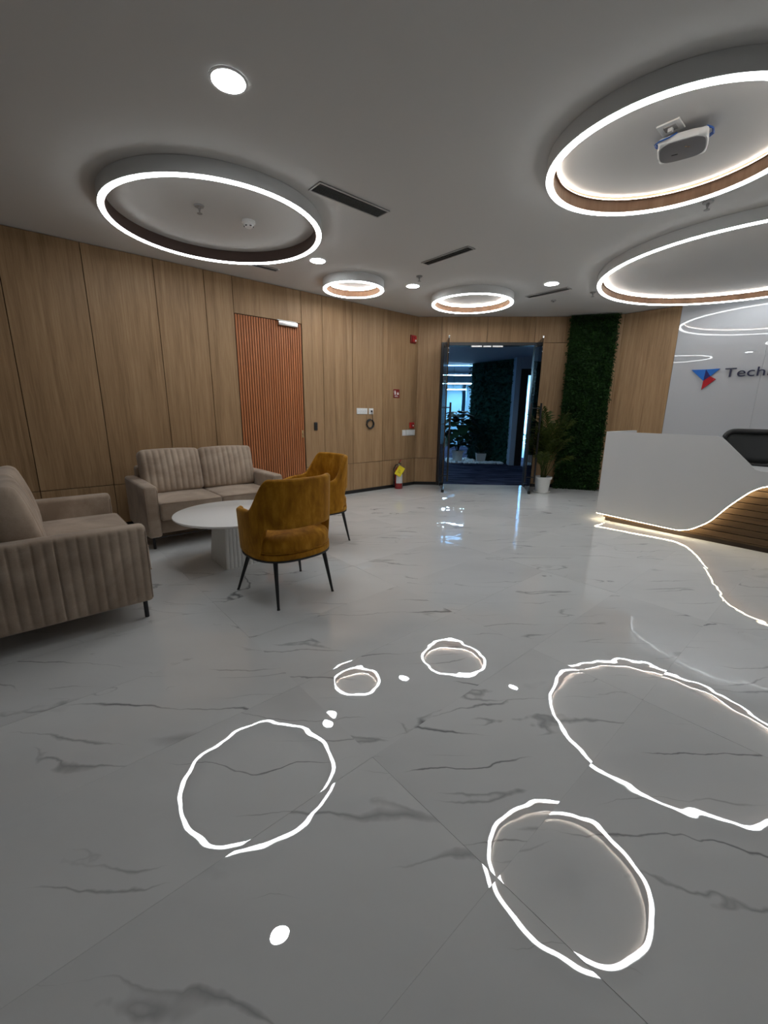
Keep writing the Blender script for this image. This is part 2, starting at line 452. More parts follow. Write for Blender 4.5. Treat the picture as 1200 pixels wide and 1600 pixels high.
# back wall (diagonal) with the glazed opening
D0, D1, DT = .425, 2.02, 2.455
BW = empty_struct('wall_back', (C.x, C.y, 0), A1)
bk = MB(); bk.box((0, 0, 0), (D0-.01, .12, H)); bk.box((D1+.01, 0, 0), (2.56, .12, H)); bk.box((D0-.01, 0, DT+.01), (D1+.01, .12, H)); bk.obj('backing', M['wood_groove'], BW)
wood_panel(BW, .004, .40, .055, .49); wood_panel(BW, .004, .40, .49, H)
wood_panel(BW, .40, 1.166, DT+.005, H); wood_panel(BW, 1.166, 1.96, DT+.005, H)
wood_panel(BW, 2.03, 2.55, .055, DT+.005); wood_panel(BW, 1.96, 2.55, DT+.005, H)
bx((0, -.008, 0), (D0-.02, .0, .052)).obj('skirting', M['skirt'], BW)
bx((D1+.02, -.008, 0), (2.55, .0, .052)).obj('skirting', M['skirt'], BW)
# door frame (black)
TF = empty_struct('trim_1', (C.x, C.y, 0), A1)
bx((D0-.02, -.03, 0), (D0+.03, .12, DT+.01), .004).obj('frame_post', M['black'], TF)
bx((D1-.03, -.03, 0), (D1+.02, .12, DT+.01), .004).obj('frame_post', M['black'], TF)
bx((D0+.03, -.03, DT-.04), (D1-.03, .12, DT+.01), .004).obj('frame_header', M['black'], TF)
# facet behind foliage, right wall
FW = empty_struct('wall_facet', (B.x, B.y, 0), A2); LF = (G-B).length
MB().box((0, 0, 0), (LF, .1, H)).obj('backing', M['wood_groove'], FW); wood_panel(FW, 0, LF, 0.055, H)
RW = empty_struct('wall_right', (G.x, G.y, 0), A3); LR = (MM-G).length
MB().box((0, 0, 0), (LR+.01, .1, H)).obj('backing', M['wood_groove'], RW); wood_panel(RW, 0.0, LR, .055, H)
bx((0, -.008, 0), (LR, .0, .052)).obj('skirting', M['skirt'], RW)
GW = empty_struct('wall_reception', (MM.x, MM.y, 0), A4)
MB().box((0, 0, 0), (5.1, .1, H)).obj('backing', M['wall_paint'], GW)
for a, b in ((0.0, 1.044), (1.044, 2.264), (2.264, 3.484), (3.484, 5.1)):
    bx((a+.0008, -.012, 0.0), (b-.0008, 0, H)).obj('glass_panel', M['glasswall'], GW)
struct(bx((XR, YB, 0), (XR+.1, R4.y+.1, H)).obj('wall_side', M['wall_paint']))
struct(bx((WX-.1, YB-.1, 0), (XR+.1, YB, H)).obj('wall_rear', M['wall_paint']))

# ------------------------------------------------------------------ slatted door
DR = empty_struct('door_1', (LWX, 2.206, 0), PI/2)
DWD = .926
bx((.004, .004, .006), (DWD, .02, 2.45)).obj('door_panel', M['terracotta_deep'], DR)
ns = 27; pw = (DWD-.008)/ns
slat_me = bx((-pw*.33, -.011, -1.22), (pw*.33, .006, 1.22), .002).mesh('slat', M['terracotta'], smooth=30)
for k in range(ns): link('slat', slat_me, DR, (.006+pw*(k+.5), 0, 1.229))
lk = MB().lathe([(0, 0), (.013, 0), (.013, .012), (.009, .016), (0, .016)], 16, Matrix.Rotation(PI/2, 4, 'X')).obj('lock', M['brass'], DR, smooth=30); lk.location = (.895, -.008, .985)
bx((.878, -.013, .93), (.912, -.010, 1.03), .001).obj('lock_plate', M['brass'], DR)
# door closer
dc = thing('door_closer', 'silver box door closer with bracket at the top of the slatted door', 'door closer', (LWX, 2.92, 2.42), PI/2)
bx((-.14, -.055, -.028), (.14, -.013, .028), .006).obj('body', M['steel'], dc, smooth=30)
bx((-.15, -.04, .030), (.13, -.020, .042), .003).obj('track', M['white_plastic'], dc)
bx((-.11, -.032, .026), (-.07, -.018, .032)).obj('arm', M['steel'], dc)

# glass leaves of the entrance, both swung into the lobby
def glass_leaf(name, s_hinge, ang, side):
    L = .735
    o = empty_struct(name, tuple(C + E1*s_hinge + Vector((E1.y, -E1.x))*.03)+(0,), A1+ang)
    bx((0, -.005, .012), (L, .005, 2.43), .001).obj('glass_pane', M['glass'], o)
    for zz in (.012, 2.375):
        bx((0, -.014, zz), (.13, .014, zz+.055), .003).obj('pivot_patch', M['black'], o)
    bx((L-.028, -.012, 2.415), (L+.002, .012, 2.450), .003).obj('corner_clip', M['chrome'], o)
    MB().lathe([(0, 0), (.022, .0), (.026, .012), (.022, .05), (.0, .052)], 14, TR((L-.03, 0, .0))).obj('door_stop', M['black_plastic'], o, smooth=40)
    h = MB()
    for sy in (-1, 1):
        h.tube([(L-.085, sy*.075, .18), (L-.085, sy*.075, 1.46)], .016, 12)
    hd = h.obj('pull_handle', M['black'], o, smooth=40)
    for zz in (.27, 1.38):
        MB().tube([(L-.085, -.075, zz), (L-.085, .075, zz)], .009, 8).obj('standoff', M['black'], hd, smooth=40)
    return o
glass_leaf('door_2', D0+.035, -math.radians(90), 1)
glass_leaf('door_3', D1-.035, -math.radians(98), -1)
ml = thing('magnetic_lock', 'silver magnetic lock bar under the black header of the glass entrance', 'door lock', tuple(C+E1*1.17+Vector((E1.y, -E1.x))*.03)+(DT-.075,), A1)
bx((-.27, -.03, 0), (.27, .0, .030), .003).obj('body', M['black'], ml)
for a, b in ((-.26, -.09), (-.065, .065), (.09, .26)):
    bx((a, -.034, .003), (b, -.028, .027), .001).obj('plate', M['steel'], ml)

# ------------------------------------------------------------------ corridor and office seen through the opening (frame: s along the wall, n beyond it)
CO = Matrix.Translation((C.x, C.y, 0)) @ RZ(A1)
def co(s, n, z=0): return CO @ Vector((s, n, z))
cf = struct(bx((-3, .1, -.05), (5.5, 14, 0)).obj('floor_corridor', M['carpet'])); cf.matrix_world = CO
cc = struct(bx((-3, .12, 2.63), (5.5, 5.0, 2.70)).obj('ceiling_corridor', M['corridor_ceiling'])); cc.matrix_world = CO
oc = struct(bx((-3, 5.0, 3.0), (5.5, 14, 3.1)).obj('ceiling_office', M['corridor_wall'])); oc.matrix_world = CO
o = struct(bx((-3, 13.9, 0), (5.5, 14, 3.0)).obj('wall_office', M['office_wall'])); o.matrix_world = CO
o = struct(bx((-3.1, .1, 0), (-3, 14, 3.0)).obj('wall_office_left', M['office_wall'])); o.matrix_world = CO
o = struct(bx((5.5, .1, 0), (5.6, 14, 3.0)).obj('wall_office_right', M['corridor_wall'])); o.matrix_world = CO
o = struct(bx((2.58, .12, 0), (2.60, .3, 2.63)).obj('trim_2', M['corridor_wall'])); o.matrix_world = CO
# blue-grey pillar, black door frame and lit strip
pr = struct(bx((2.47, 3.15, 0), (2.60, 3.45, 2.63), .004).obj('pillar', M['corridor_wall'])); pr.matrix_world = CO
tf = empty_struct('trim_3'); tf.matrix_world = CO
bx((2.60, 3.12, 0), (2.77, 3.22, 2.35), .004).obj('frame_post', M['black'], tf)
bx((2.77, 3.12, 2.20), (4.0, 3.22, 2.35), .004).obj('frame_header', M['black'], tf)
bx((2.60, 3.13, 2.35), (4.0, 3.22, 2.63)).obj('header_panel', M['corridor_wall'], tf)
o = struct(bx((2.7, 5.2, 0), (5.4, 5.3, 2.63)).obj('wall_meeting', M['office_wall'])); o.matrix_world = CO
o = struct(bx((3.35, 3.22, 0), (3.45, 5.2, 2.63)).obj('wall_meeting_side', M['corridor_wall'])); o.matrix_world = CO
# far office pieces
of = empty_struct('wall_office_partition'); of.matrix_world = CO
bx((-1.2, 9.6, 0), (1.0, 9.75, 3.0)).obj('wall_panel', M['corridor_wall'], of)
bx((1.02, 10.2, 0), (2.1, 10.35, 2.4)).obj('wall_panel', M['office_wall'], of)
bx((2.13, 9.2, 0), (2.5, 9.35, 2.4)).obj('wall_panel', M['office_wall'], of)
# soffit panel
sf = thing('soffit_light', 'pale blue lit soffit panel above the office beyond the glass entrance', 'ceiling light'); sf.matrix_world = CO
bx((-.4, 5.01, 2.64), (1.95, 5.06, 2.70)).obj('fascia', M['corridor_wall'], sf)
bx((-.3, 5.06, 2.655), (1.9, 5.6, 2.665)).obj('diffuser', M['office_led_soft'], sf)
lab = ['nearest linear light hanging in the blue-lit office beyond the entrance', 'second linear light back in the blue-lit office beyond the entrance', 'third linear light back in the blue-lit office, ending beside a wall']
for k, (n, z, s0, s1) in enumerate(((6.4, 2.46, -.6, 2.15), (8.0, 2.30, -.6, 2.5), (9.4, 2.17, 1.35, 2.6))):
    t_ = thing('linear_light', lab[k], 'ceiling light', group='linear lights in the office'); t_.matrix_world = CO @ TR((0, n, z))
    bx((s0, -.03, .012), (s1, .03, .06)).obj('housing', M['white_trim'], t_)
    bx((s0, -.028, 0), (s1, .028, .012)).obj('diffuser', M['office_led'], t_)
    MB().tube([(s0+.3, 0, .05), (s0+.3, 0, 3-z)], .004, 6).obj('suspension_cable', M['black'], t_)
    MB().tube([(s1-.3, 0, .05), (s1-.3, 0, 3-z)], .004, 6).obj('suspension_cable', M['black'], t_)
t_ = thing('corridor_fill_light', 'added linear fill light on the corridor ceiling left beyond the entrance', 'ceiling light'); t_.matrix_world = CO  # added lamp, put in to brighten the corridor
bx((-1.6, 1.9, 2.60), (-.2, 1.98, 2.628)).obj('housing', M['white_trim'], t_)
bx((-1.58, 1.905, 2.594), (-.22, 1.975, 2.60)).obj('diffuser', M['office_led'], t_)
# added lamp that brightens the meeting room wall behind the black frame
t_ = thing('added_wall_lamp', 'added vertical lamp that brightens the wall behind the black door frame', 'fill light'); t_.matrix_world = CO
bx((2.98, 5.10, .3), (3.03, 5.16, 2.2), .004).obj('diffuser', M['office_led'], t_)
bx((2.97, 5.16, .28), (3.04, 5.20, 2.22)).obj('housing', M['white_trim'], t_)

def leaf_scatter(n, wx, wz, y0, size, rnd, bulge=.05, clip=None):
    b = MB()
    for _ in range(n):
        x = rnd.uniform(0, wx); z = rnd.uniform(0, wz); d = rnd.uniform(.0, bulge)
        s_ = size*rnd.uniform(.6, 1.3); w_ = s_*.28
        e = Euler((rnd.uniform(-1.3, .5), rnd.uniform(-.9, .9), rnd.uniform(0, 2*PI))).to_matrix().to_4x4()
        m = TR((x, y0-d, z)) @ e
        b.add([(0, 0, 0), (w_, s_*.5, .004), (0, s_, -.004), (-w_, s_*.5, .004)], [(0, 1, 2, 3)], m)
    return b
# moss wall in corridor, turned to face the entrance
mwp = co(1.62, 4.55); mdir = (co(2.50, 3.42)-mwp); mang = math.atan2(mdir.y, mdir.x); ml_ = mdir.length
mw = thing('green_wall', 'dark green foliage wall in the blue-lit corridor beyond the glass doors', 'green wall', tuple(mwp), mang)
bx((0, 0, 0), (ml_, .10, 2.62)).obj('backing_board', M['moss_dark'], mw)
rnd = random.Random(5)
leaf_scatter(2600, ml_, 2.6, -.01, .09, rnd, .05).obj('foliage', M['moss_dark'], mw, kind='stuff')
# pebble bed
pb = MB()
for _ in range(420):
    s_ = rnd.uniform(.95, 2.35); n_ = rnd.uniform(3.35, 4.15 if s_ < 1.6 else 4.15-(s_-1.6)*.9)
    if s_ < 1.6: n_ = rnd.uniform(3.35, 4.4)
    if math.hypot(s_-1.24, n_-3.80) < .22 or math.hypot(s_-1.86, n_-3.78) < .22: continue
    r_ = rnd.uniform(.03, .065); p = co(s_, n_, r_*.45)
    pb.lathe([(0, -r_*.5), (r_*.7, -r_*.35), (r_, 0), (r_*.7, r_*.4), (0, r_*.5)], 7, TR(p) @ Euler((rnd.uniform(-.3, .3), rnd.uniform(-.3, .3), rnd.uniform(0, 6))).to_matrix().to_4x4() @ Matrix.Diagonal((1, rnd.uniform(.6, 1), 1, 1)))
tag(pb.obj('pebbles', M['pebble'], smooth=True), 'bed of loose white pebbles around the pots beyond the entrance', 'pebbles', kind='stuff')

def broad_leaf(L, wd, droop, mtx, b):
    n = 7; vs = []; fs = []
    for i in range(n+1):
        u = i/n; w_ = wd*math.sin(PI*min(1, u*.93+.05))**.7*(1 if i < n else .05); y = L*u; z = -droop*u*u*L
        vs += [(-w_, y, z+.15*w_), (0, y, z), (w_, y, z+.15*w_)]
    for i in range(n):
        for k in (0, 1): fs.append((i*3+k, i*3+k+1, (i+1)*3+k+1, (i+1)*3+k))
    b.add(vs, fs, mtx)
def pot_prof(r, h): return [(0, .012), (r*.72, .012), (r*.78, .02), (r*.98, h*.86), (r*1.12, h*.88), (r*1.12, h), (r*1.0, h), (r*.98, h*.9), (0, h*.88)]
# large broad-leaved plant
pl = thing('potted_plant', 'large dark broad-leaved plant in white pot before the blue-lit office', 'plant', tuple(co(1.24, 3.80, 0)))
MB().lathe(pot_prof(.15, .30), 24).obj('pot', M['pot'], pl, smooth=40)
MB().lathe([(0, .25), (.14, .25), (.14, .262), (0, .265)], 16).obj('soil', M['soil'], pl)
for k in range(5):
    a = k*1.3; hh = (.95, 1.25, 1.4, .8, 1.1)[k]; lean = (.22, .12, .06, .26, .18)[k]
    tip = Vector((lean*math.cos(a), lean*math.sin(a), hh))
    MB().tube([(0, 0, .24), tuple(tip*.5+Vector((0, 0, .15))), tuple(tip)], [.014, .011, .006], 6).obj('stem', M['plant_dark'], pl, smooth=True)
for k in range(64):
    a = k*2.4; q = k/64; hh = .42+q*.92; rr = .05+.14*math.sin(PI*q)
    lm = MB(); broad_leaf(rnd.uniform(.26, .36), rnd.uniform(.125, .165), rnd.uniform(.4, 1.0), TR((rr*math.cos(a), rr*math.sin(a), hh)) @ RZ(a-PI/2) @ Matrix.Rotation(rnd.uniform(.1, .8), 4, 'X'), lm)
    lm.obj('leaf', M['plant_dark'], pl, smooth=True)
pl2 = thing('potted_plant', 'slim dark plant in square white pot against the corridor foliage wall', 'plant', tuple(co(1.86, 3.78, 0)), A1)
b_ = MB(); b_.add([(-.10,-.10,.02),(.10,-.10,.02),(.10,.10,.02),(-.10,.10,.02),(-.125,-.125,.24),(.125,-.125,.24),(.125,.125,.24),(-.125,.125,.24)], [(3,2,1,0),(0,1,5,4),(1,2,6,5),(2,3,7,6),(3,0,4,7),(4,5,6,7)])
b_.obj('pot', M['pot'], pl2)
bx((-.11, -.11, .24), (.11, .11, .245)).obj('soil', M['soil'], pl2)
for k in range(9):
    a = k*2.4; lm = MB(); broad_leaf(rnd.uniform(.26, .38), .03, .5, TR((0, 0, .24)) @ RZ(a) @ Matrix.Rotation(rnd.uniform(1.0, 1.4), 4, 'X'), lm)
    lm.obj('leaf', M['plant_dark'], pl2, smooth=True)

# ------------------------------------------------------------------ ceiling rings
def annulus(r0, r1, z0, z1, seg=96): return MB().lathe([(r0, z0), (r1, z0), (r1, z1), (r0, z1)], seg, close=True)
S_ = 1.0103
def ring(x, y, R, label, cove='cove', inner='ringwood'):
    t_ = thing('ring_light', label, 'ceiling light', (x*S_, y*S_, H), 0, 'ring lights on the ceiling')
    R *= S_; wd = .040; zb = -.10
    annulus(R-wd+.004, R+.004, zb+.004, 0).obj('drum', M['drum'], t_, smooth=40)
    annulus(R-wd+.002, R-.002, zb-.004, zb+.004).obj('led_diffuser', M['led'], t_, smooth=40)
    annulus(R-wd-.004, R-wd+.004, zb+.004, 0).obj('wood_band', M[inner], t_, smooth=40, label='wood-faced inner band' if cove else 'dark brown inner band')
    if cove: annulus(R-wd-.013, R-wd-.0045, -.021, -.017).obj('cove_strip', M[cove], t_, smooth=40); annulus(R-wd-.016, R-wd-.004, -.026, -.0215).obj('cove_lip', M[inner], t_, smooth=40)
    return t_
ring(-3.836, 1.506, .835, 'large ring light with dark inner band above the seating area', None, 'ringdark')
ring(-1.079, 3.155, .677, 'ring light holding the white wireless access point inside it')
ring(-1.103, 5.966, 1.428, 'largest ring light over the white reception desk', 'cove_mid')
ring(-4.491, 3.385, .372, 'smallest ring light near the wood wall beyond the slatted door', 'cove_bright')
ring(-3.921, 4.994, .55, 'small ring light in front of the open glass entrance', 'cove_bright')

# downlights
def spot(x, y, r, label):
    t_ = thing('downlight', label, 'ceiling light', (x, y, H), 0, 'round downlights')
    annulus(r, r+.012, -.006, 0, 40).obj('trim_ring', M['white_trim'], t_, smooth=40)
    MB().lathe([(0, -.004), (r, -.004), (r, -.001), (0, -.001)], 40).obj('diffuser', M['spot'], t_)
spot(-2.373, 1.032, .080, 'large round downlight alone on the ceiling nearest the camera')
spot(-4.213, 2.698, .080, 'round downlight beside the seating ring light and the grille')
spot(-4.17, 4.09, .080, 'round downlight between the two small ring lights')
spot(-2.925, 5.276, .080, 'round downlight near the slot vent in front of the foliage panel')

# vents
def vent(cx, cy, L, wd, rz, nsl, label, fr=.012, deep=True):
    t_ = thing('air_vent', label, 'air vent', (cx, cy, H), rz, 'air vents in the ceiling')
    bx((-L/2, -wd/2, -.002), (L/2, wd/2, 0)).obj('backing', M['vent_dark'], t_)
    f = MB()
    f.box((-L/2, -wd/2, -.008), (L/2, -wd/2+fr, -.001)); f.box((-L/2, wd/2-fr, -.008), (L/2, wd/2, -.001))
    f.box((-L/2, -wd/2+fr, -.008), (-L/2+fr, wd/2-fr, -.001)); f.box((L/2-fr, -wd/2+fr, -.008), (L/2, wd/2-fr, -.001))
    f.obj('frame', M['vent_frame'], t_)
    p = (wd-2*fr)/nsl
    me = MB().box((-L/2+fr, -p*.30, -.002), (L/2-fr, p*.30, .0), mtx=Matrix.Rotation(.5, 4, 'X')).mesh('slat', M['vent_slat'])
    for k in range(nsl): link('slat', me, t_, (0, -wd/2+fr+p*(k+.5), -.005))
vent(-2.93, 2.19, .66, .155, PI/2, 8, 'wide slatted ceiling grille right of the seating ring light')
vent(-3.19, 3.61, .63, .115, 0, 3, 'dark slot vent in mid ceiling between the rings and desk')
vent(-3.16, 5.62, .60, .12, 0, 2, 'dark slot vent beside the downlight nearest the foliage panel')
vent(-4.80, 2.28, .50, .09, PI/2, 2, 'slot vent between the seating ring light and the wood wall')

def sprinkler(x, y, label):
    t_ = thing('sprinkler', label, 'sprinkler', (x, y, H), 0, 'fire sprinklers')
    MB().lathe([(0, 0), (.038, 0), (.034, -.010), (.012, -.012), (0, -.012)], 20).obj('escutcheon', M['vent_slat'], t_, smooth=40)
    MB().lathe([(0, -.01), (.010, -.01), (.010, -.03), (.006, -.034), (.005, -.055), (0, -.055)], 10).obj('stem', M['vent_slat'], t_, smooth=40)
    MB().lathe([(0, -.054), (.02, -.055), (.02, -.058), (0, -.058)], 14).obj('deflector', M['vent_slat'], t_)
sprinkler(-3.80, 1.345, 'ceiling sprinkler inside the seating ring light')
sprinkler(-3.84, 3.87, 'ceiling sprinkler next to the downlight between small rings')
sprinkler(-2.74, 6.03, 'ceiling sprinkler left of the largest ring light')
sprinkler(-1.12, 4.20, 'ceiling sprinkler half hidden behind the access point ring')
sd = thing('smoke_detector', 'white smoke detector inside the seating ring light', 'smoke detector', (-3.80, 1.75, H))
MB().lathe([(0, 0), (.055, 0), (.055, -.018), (.045, -.022), (0, -.022)], 28).obj('base', M['white_plastic'], sd, smooth=40)
MB().lathe([(0, -.022), (.042, -.022), (.040, -.035), (.030, -.050), (0, -.052)], 28).obj('cap', M['white_plastic'], sd, smooth=40)
for k in range(6):
    MB().box((.018, -.008, -.046), (.040, .008, -.040), mtx=RZ(k*PI/3)).obj('sensing_slot', M['black_plastic'], sd)
sd2 = thing('motion_sensor', 'tiny dark round sensor on the ceiling before the foliage panel', 'sensor', (-3.30, 6.05, H))
MB().lathe([(0, 0), (.035, 0), (.030, -.012), (0, -.014)], 20).obj('body', M['vent_slat'], sd2, smooth=40)
MB().lathe([(0, -.014), (.012, -.014), (.008, -.020), (0, -.021)], 12).obj('lens', M['black_plastic'], sd2, smooth=40)

# wall box and access point in ring 2
bp = thing('data_outlet', 'white square ceiling outlet feeding the access point', 'outlet', (-1.042, 3.01, H), math.radians(0))
bx((-.056, -.056, -.010), (.056, .056, 0), .003).obj('plate', M['white_plastic'], bp)
bx((-.030, -.028, -.013), (.030, .028, -.009), .001).obj('module', M['vent_slat'], bp)
bx((-.010, -.012, -.030), (.012, .012, -.012), .002).obj('plug', M['white_plastic'], bp)
ap = thing('access_point', 'white wireless access point with grey underside inside a ring light', 'wireless router', (-1.01, 3.14, H-.062), math.radians(15))
MB().rbox((0, 0, 0), Vector((.118, .118, .02)), .02, 4, fn=None).obj('mount', M['white_plastic'], ap, smooth=True)
def sq(r, p_, k, n=40):
    a = 2*PI*k/n; c, s = math.cos(a), math.sin(a); return (r*math.copysign(abs(c)**p_, c), r*math.copysign(abs(s)**p_, s))
def squircle_stack(levels, p_=.55, n=48):
    b = MB(); vs = []; fs = []
    for r, z in levels:
        for k in range(n): x, y = sq(r, p_, k, n); vs.append((x, y, z))
    for i in range(len(levels)-1):
        for k in range(n): fs.append((i*n+k, i*n+(k+1) % n, (i+1)*n+(k+1) % n, (i+1)*n+k))
    fs.append(tuple(range(n))); fs.append(tuple(reversed([(len(levels)-1)*n+k for k in range(n)])))
    return b.add(vs, fs)
squircle_stack([(.112, .02), (.120, .008), (.122, -.008), (.116, -.018)]).obj('shell', M['white_plastic'], ap, smooth=40)
squircle_stack([(.112, -.016), (.110, -.021), (.09, -.023)]).obj('face', M['ap_grey'], ap, smooth=40, label='dark grey face of the access point')
for k, (x, y) in enumerate(((-.012, .0), (.002, .012))): MB().lathe([(0, -.0225), (.006, -.0225), (.006, -.0245), (0, -.0245)], 12, TR((x+.03, y-.04, 0))).obj('indicator', M['chrome'], ap)
bx((-.05, .02, -.0245), (-.02, .028, -.0225)).obj('marking', M['black_plastic'], ap)
cb_ = MB()
pts = [(-.03, -.12, .02), (-.06, -.135, .0), (-.11, -.13, -.005), (-.135, -.07, .012), (-.135, .0, .03), (-.10, .07, .035), (0, .10, .035), (.10, .08, .035), (.14, .02, .032), (.135, -.06, .02), (.11, -.10, .015)]
cb_.tube(pts, .004, 6); cb_.tube([(x*.96, y*.96, z+.007) for x, y, z in pts[3:]], .004, 6)
cb_.obj('cable', M['cable_blue'], ap, smooth=True, label='looped blue network cable')

# ------------------------------------------------------------------ devices on the left wall (local x = along wall, -y = into room)
def wall_thing(name, label, cat, y, z, d=.018, group=None):
    return thing(name, label, cat, (LWX+d, y, z), PI/2, group)
t_ = wall_thing('card_reader', 'small black card reader beside the slatted door', 'card reader', 3.312, 1.085)
bx((-.026, -.022, -.058), (.026, 0, .058), .008).obj('body', M['black_plastic'], t_, smooth=40)
bx((-.015, -.0235, .012), (.015, -.021, .040), .001).obj('screen', M['black'], t_)
def plate(y, z, w_, h_, label, n, kind):
    t_ = wall_thing('switch_plate', label, 'wall outlet', y, z, group='white wall plates')
    bx((-w_/2, -.010, -h_/2), (w_/2, 0, h_/2), .004).obj('faceplate', M['white_plastic'], t_, smooth=40)
    p = (w_*.86)/n
    for k in range(n):
        x = -w_*.43+p*(k+.5)
        mo = bx((x-p*.44, -.0125, -h_*.33), (x+p*.44, -.009, h_*.33), .001).obj('module', M['white_trim'], t_)
        if kind == 'socket':
            for (dx, dz) in ((-.006, -.008), (.006, -.008), (0, .009)):
                MB().lathe([(0, 0), (.0028, 0), (.0028, .001), (0, .001)], 8, TR((x+dx, -.0125, dz)) @ Matrix.Rotation(PI/2, 4, 'X')).obj('pin_hole', M['vent_dark'], mo)
    return t_
plate(4.175, 1.308, .215, .092, 'wide white socket plate left of the coiled black cable', 4, 'socket')
plate(4.358, 1.308, .092, .092, 'small white plate with a black cable plugged in', 2, 'switch')
plate(5.103, .948, .085, .10, 'small white switch plate under the red call point', 1, 'switch')
plate(5.262, .948, .215, .10, 'wide white switch plate under the red call point', 3, 'switch')
t_ = wall_thing('coiled_cable', 'coiled black cable hanging below the white socket plates', 'cable', 4.33, 1.11, .018)
cc_ = MB(); pts = []
for k in range(61):
    a = 2*PI*k/20; r = .068+.007*math.sin(k*.37); pts.append((r*math.cos(a)-.012*math.sin(k/9), -.012-.008*(k/60), r*math.sin(a)))
cc_.tube(pts, .0065, 6).obj('coil', M['black_plastic'], t_, smooth=True)
MB().tube([(.03, -.022, .20), (.034, -.028, .17), (.055, -.016, .08), (.07, -.014, .01), (.085, -.014, -.03)], .005, 6).obj('lead', M['black_plastic'], t_, smooth=True)
bx((.018, -.03, .185), (.042, -.012, .212), .003).obj('plug', M['black_plastic'], t_)
# fire alarm sounder
t_ = wall_thing('fire_alarm', 'red fire alarm sounder strobe high on the wood wall near the corner', 'fire alarm', 5.262, 2.495)
bx((-.06, -.028, -.065), (.06, 0, .065), .008).obj('base', M['sign_red'], t_, smooth=40)
bx((-.045, -.06, -.05), (.045, -.026, .052), .012).obj('housing', M['red'], t_, smooth=40)
bx((.0, -.066, -.042), (.03, -.058, -.012), .004).obj('strobe_lens', M['white_plastic'], t_, smooth=40, label='clear strobe lens')
bx((-.035, -.062, .0), (-.005, -.058, .035), .001).obj('grille', M['sign_red'], t_)
t_ = wall_thing('call_point', 'red fire call point above the white switch plates by the corner', 'fire alarm', 5.28, 1.075)
bx((-.05, -.03, -.05), (.05, 0, .05), .008).obj('housing', M['red'], t_, smooth=40)
bx((-.032, -.034, -.032), (.032, -.028, .028), .003).obj('front_panel', M['sign_red'], t_)
bx((.002, -.045, -.018), (.022, -.032, .006), .003).obj('key', M['white_plastic'], t_)
# fire point sign
t_ = wall_thing('fire_sign', 'dark red fire extinguisher sign with white pictogram on wood wall', 'sign', 4.91, 1.602)
bx((-.068, -.005, -.07), (.068, 0, .07), .002).obj('board', M['sign_red'], t_)
fs_ = MB(); fs_.lathe([(0, -.03), (.017, -.03), (.019, .0), (.015, .018), (.006, .026), (0, .026)], 14, TR((-.030, -.004, .012)) @ Matrix.Diagonal((1, .14, 1, 1)))
fs_.box((-.034, -.0065, .036), (-.020, -.005, .046)); fs_.tube([(-.028, -.006, .046), (-.050, -.006, .044), (-.054, -.006, .02)], .0025, 5)
fs_.obj('pictogram', M['white_plastic'], t_)
fl = MB()
for dx, hh in ((.018, .022), (.030, .032), (.042, .024)):
    fl.prism([(dx-.006, -.018), (dx+.006, -.018), (dx+.008, .0), (dx+.002, hh*.6), (dx, hh), (dx-.006, .008)], -.0065, -.005)
fl.obj('flame_symbol', M['white_plastic'], t_)
for k in range(2): bx((-.042, -.006, -.052+.014*k), (.040-.02*k, -.005, -.046+.014*k)).obj('text_line', M['white_plastic'], t_)
# fire extinguisher
fe = thing('fire_extinguisher', 'red fire extinguisher with yellow tag standing by the corner', 'fire extinguisher', (-5.235, 4.90, 0), PI/2-.5)
MB().lathe([(0, 0), (.066, 0), (.070, .012), (.070, .30), (.064, .335), (.045, .362), (.022, .375), (.02, .395), (0, .395)], 28).obj('cylinder', M['red_paint'], fe, smooth=40)
b_ = MB()
def lab_fn(u, v):
    a = -PI/2 - .9 + 1.8*u; z = .10+.16*v
    return Vector((.0712*math.cos(a), .0712*math.sin(a), z)), Vector((.0702*math.cos(a), .0702*math.sin(a), z))
b_.grid(lab_fn, 12, 1).obj('label_sleeve', M['label'], fe, smooth=40)
hd = MB().lathe([(0, .39), (.018, .39), (.018, .43), (.012, .44), (0, .44)], 14).obj('valve', M['steel'], fe, smooth=40)
MB().box((-.012, -.11, .437), (.012, .02, .447), mtx=None).obj('lever', M['black_plastic'], fe)
MB().tube([(0, .01, .44), (0, -.06, .475), (0, -.12, .51)], .008, 6).obj('squeeze_grip', M['red'], fe)
MB().tube([(-.015, 0, .42), (-.06, 0, .41), (-.092, 0, .34), (-.088, 0, .22), (-.082, 0, .13)], .009, 8).obj('hose', M['black_plastic'], fe, smooth=True)
MB().lathe([(0, 0), (.012, 0), (.018, -.07), (.010, -.075), (0, -.075)], 12, TR((-.082, 0, .13))).obj('nozzle', M['black_plastic'], fe, smooth=40)
tg = bx((-.062, -.002, -.085), (.062, .0, .085)).obj('tag', M['yellow'], fe, label='yellow card tag hung on the neck'); tg.location = (-.005, -.082, .315); tg.rotation_euler = (0, .55, .1)
for k in range(3): bx((-.03, -.0026, -.03+.02*k), (.03-.01*k, -.0019, -.025+.02*k)).obj('text_line', M['vent_dark'], tg)

# ------------------------------------------------------------------ foliage strip on the facet
gp0 = Vector((-3.555, 7.135)); gp1 = Vector((-2.945, 7.512)); ga = math.atan2(gp1.y-gp0.y, gp1.x-gp0.x); gl = (gp1-gp0).length
gs = thing('foliage_panel', 'tall artificial green foliage strip from floor to ceiling', 'green wall', (gp0.x, gp0.y, 0), ga)
bx((0.01, .005, .012), (gl-.01, .05, 2.865)).obj('backing_board', M['moss'], gs)
leaf_scatter(15000, gl, 2.85, .0, .045, random.Random(3), .045).obj('foliage', M['moss'], gs, kind='stuff')

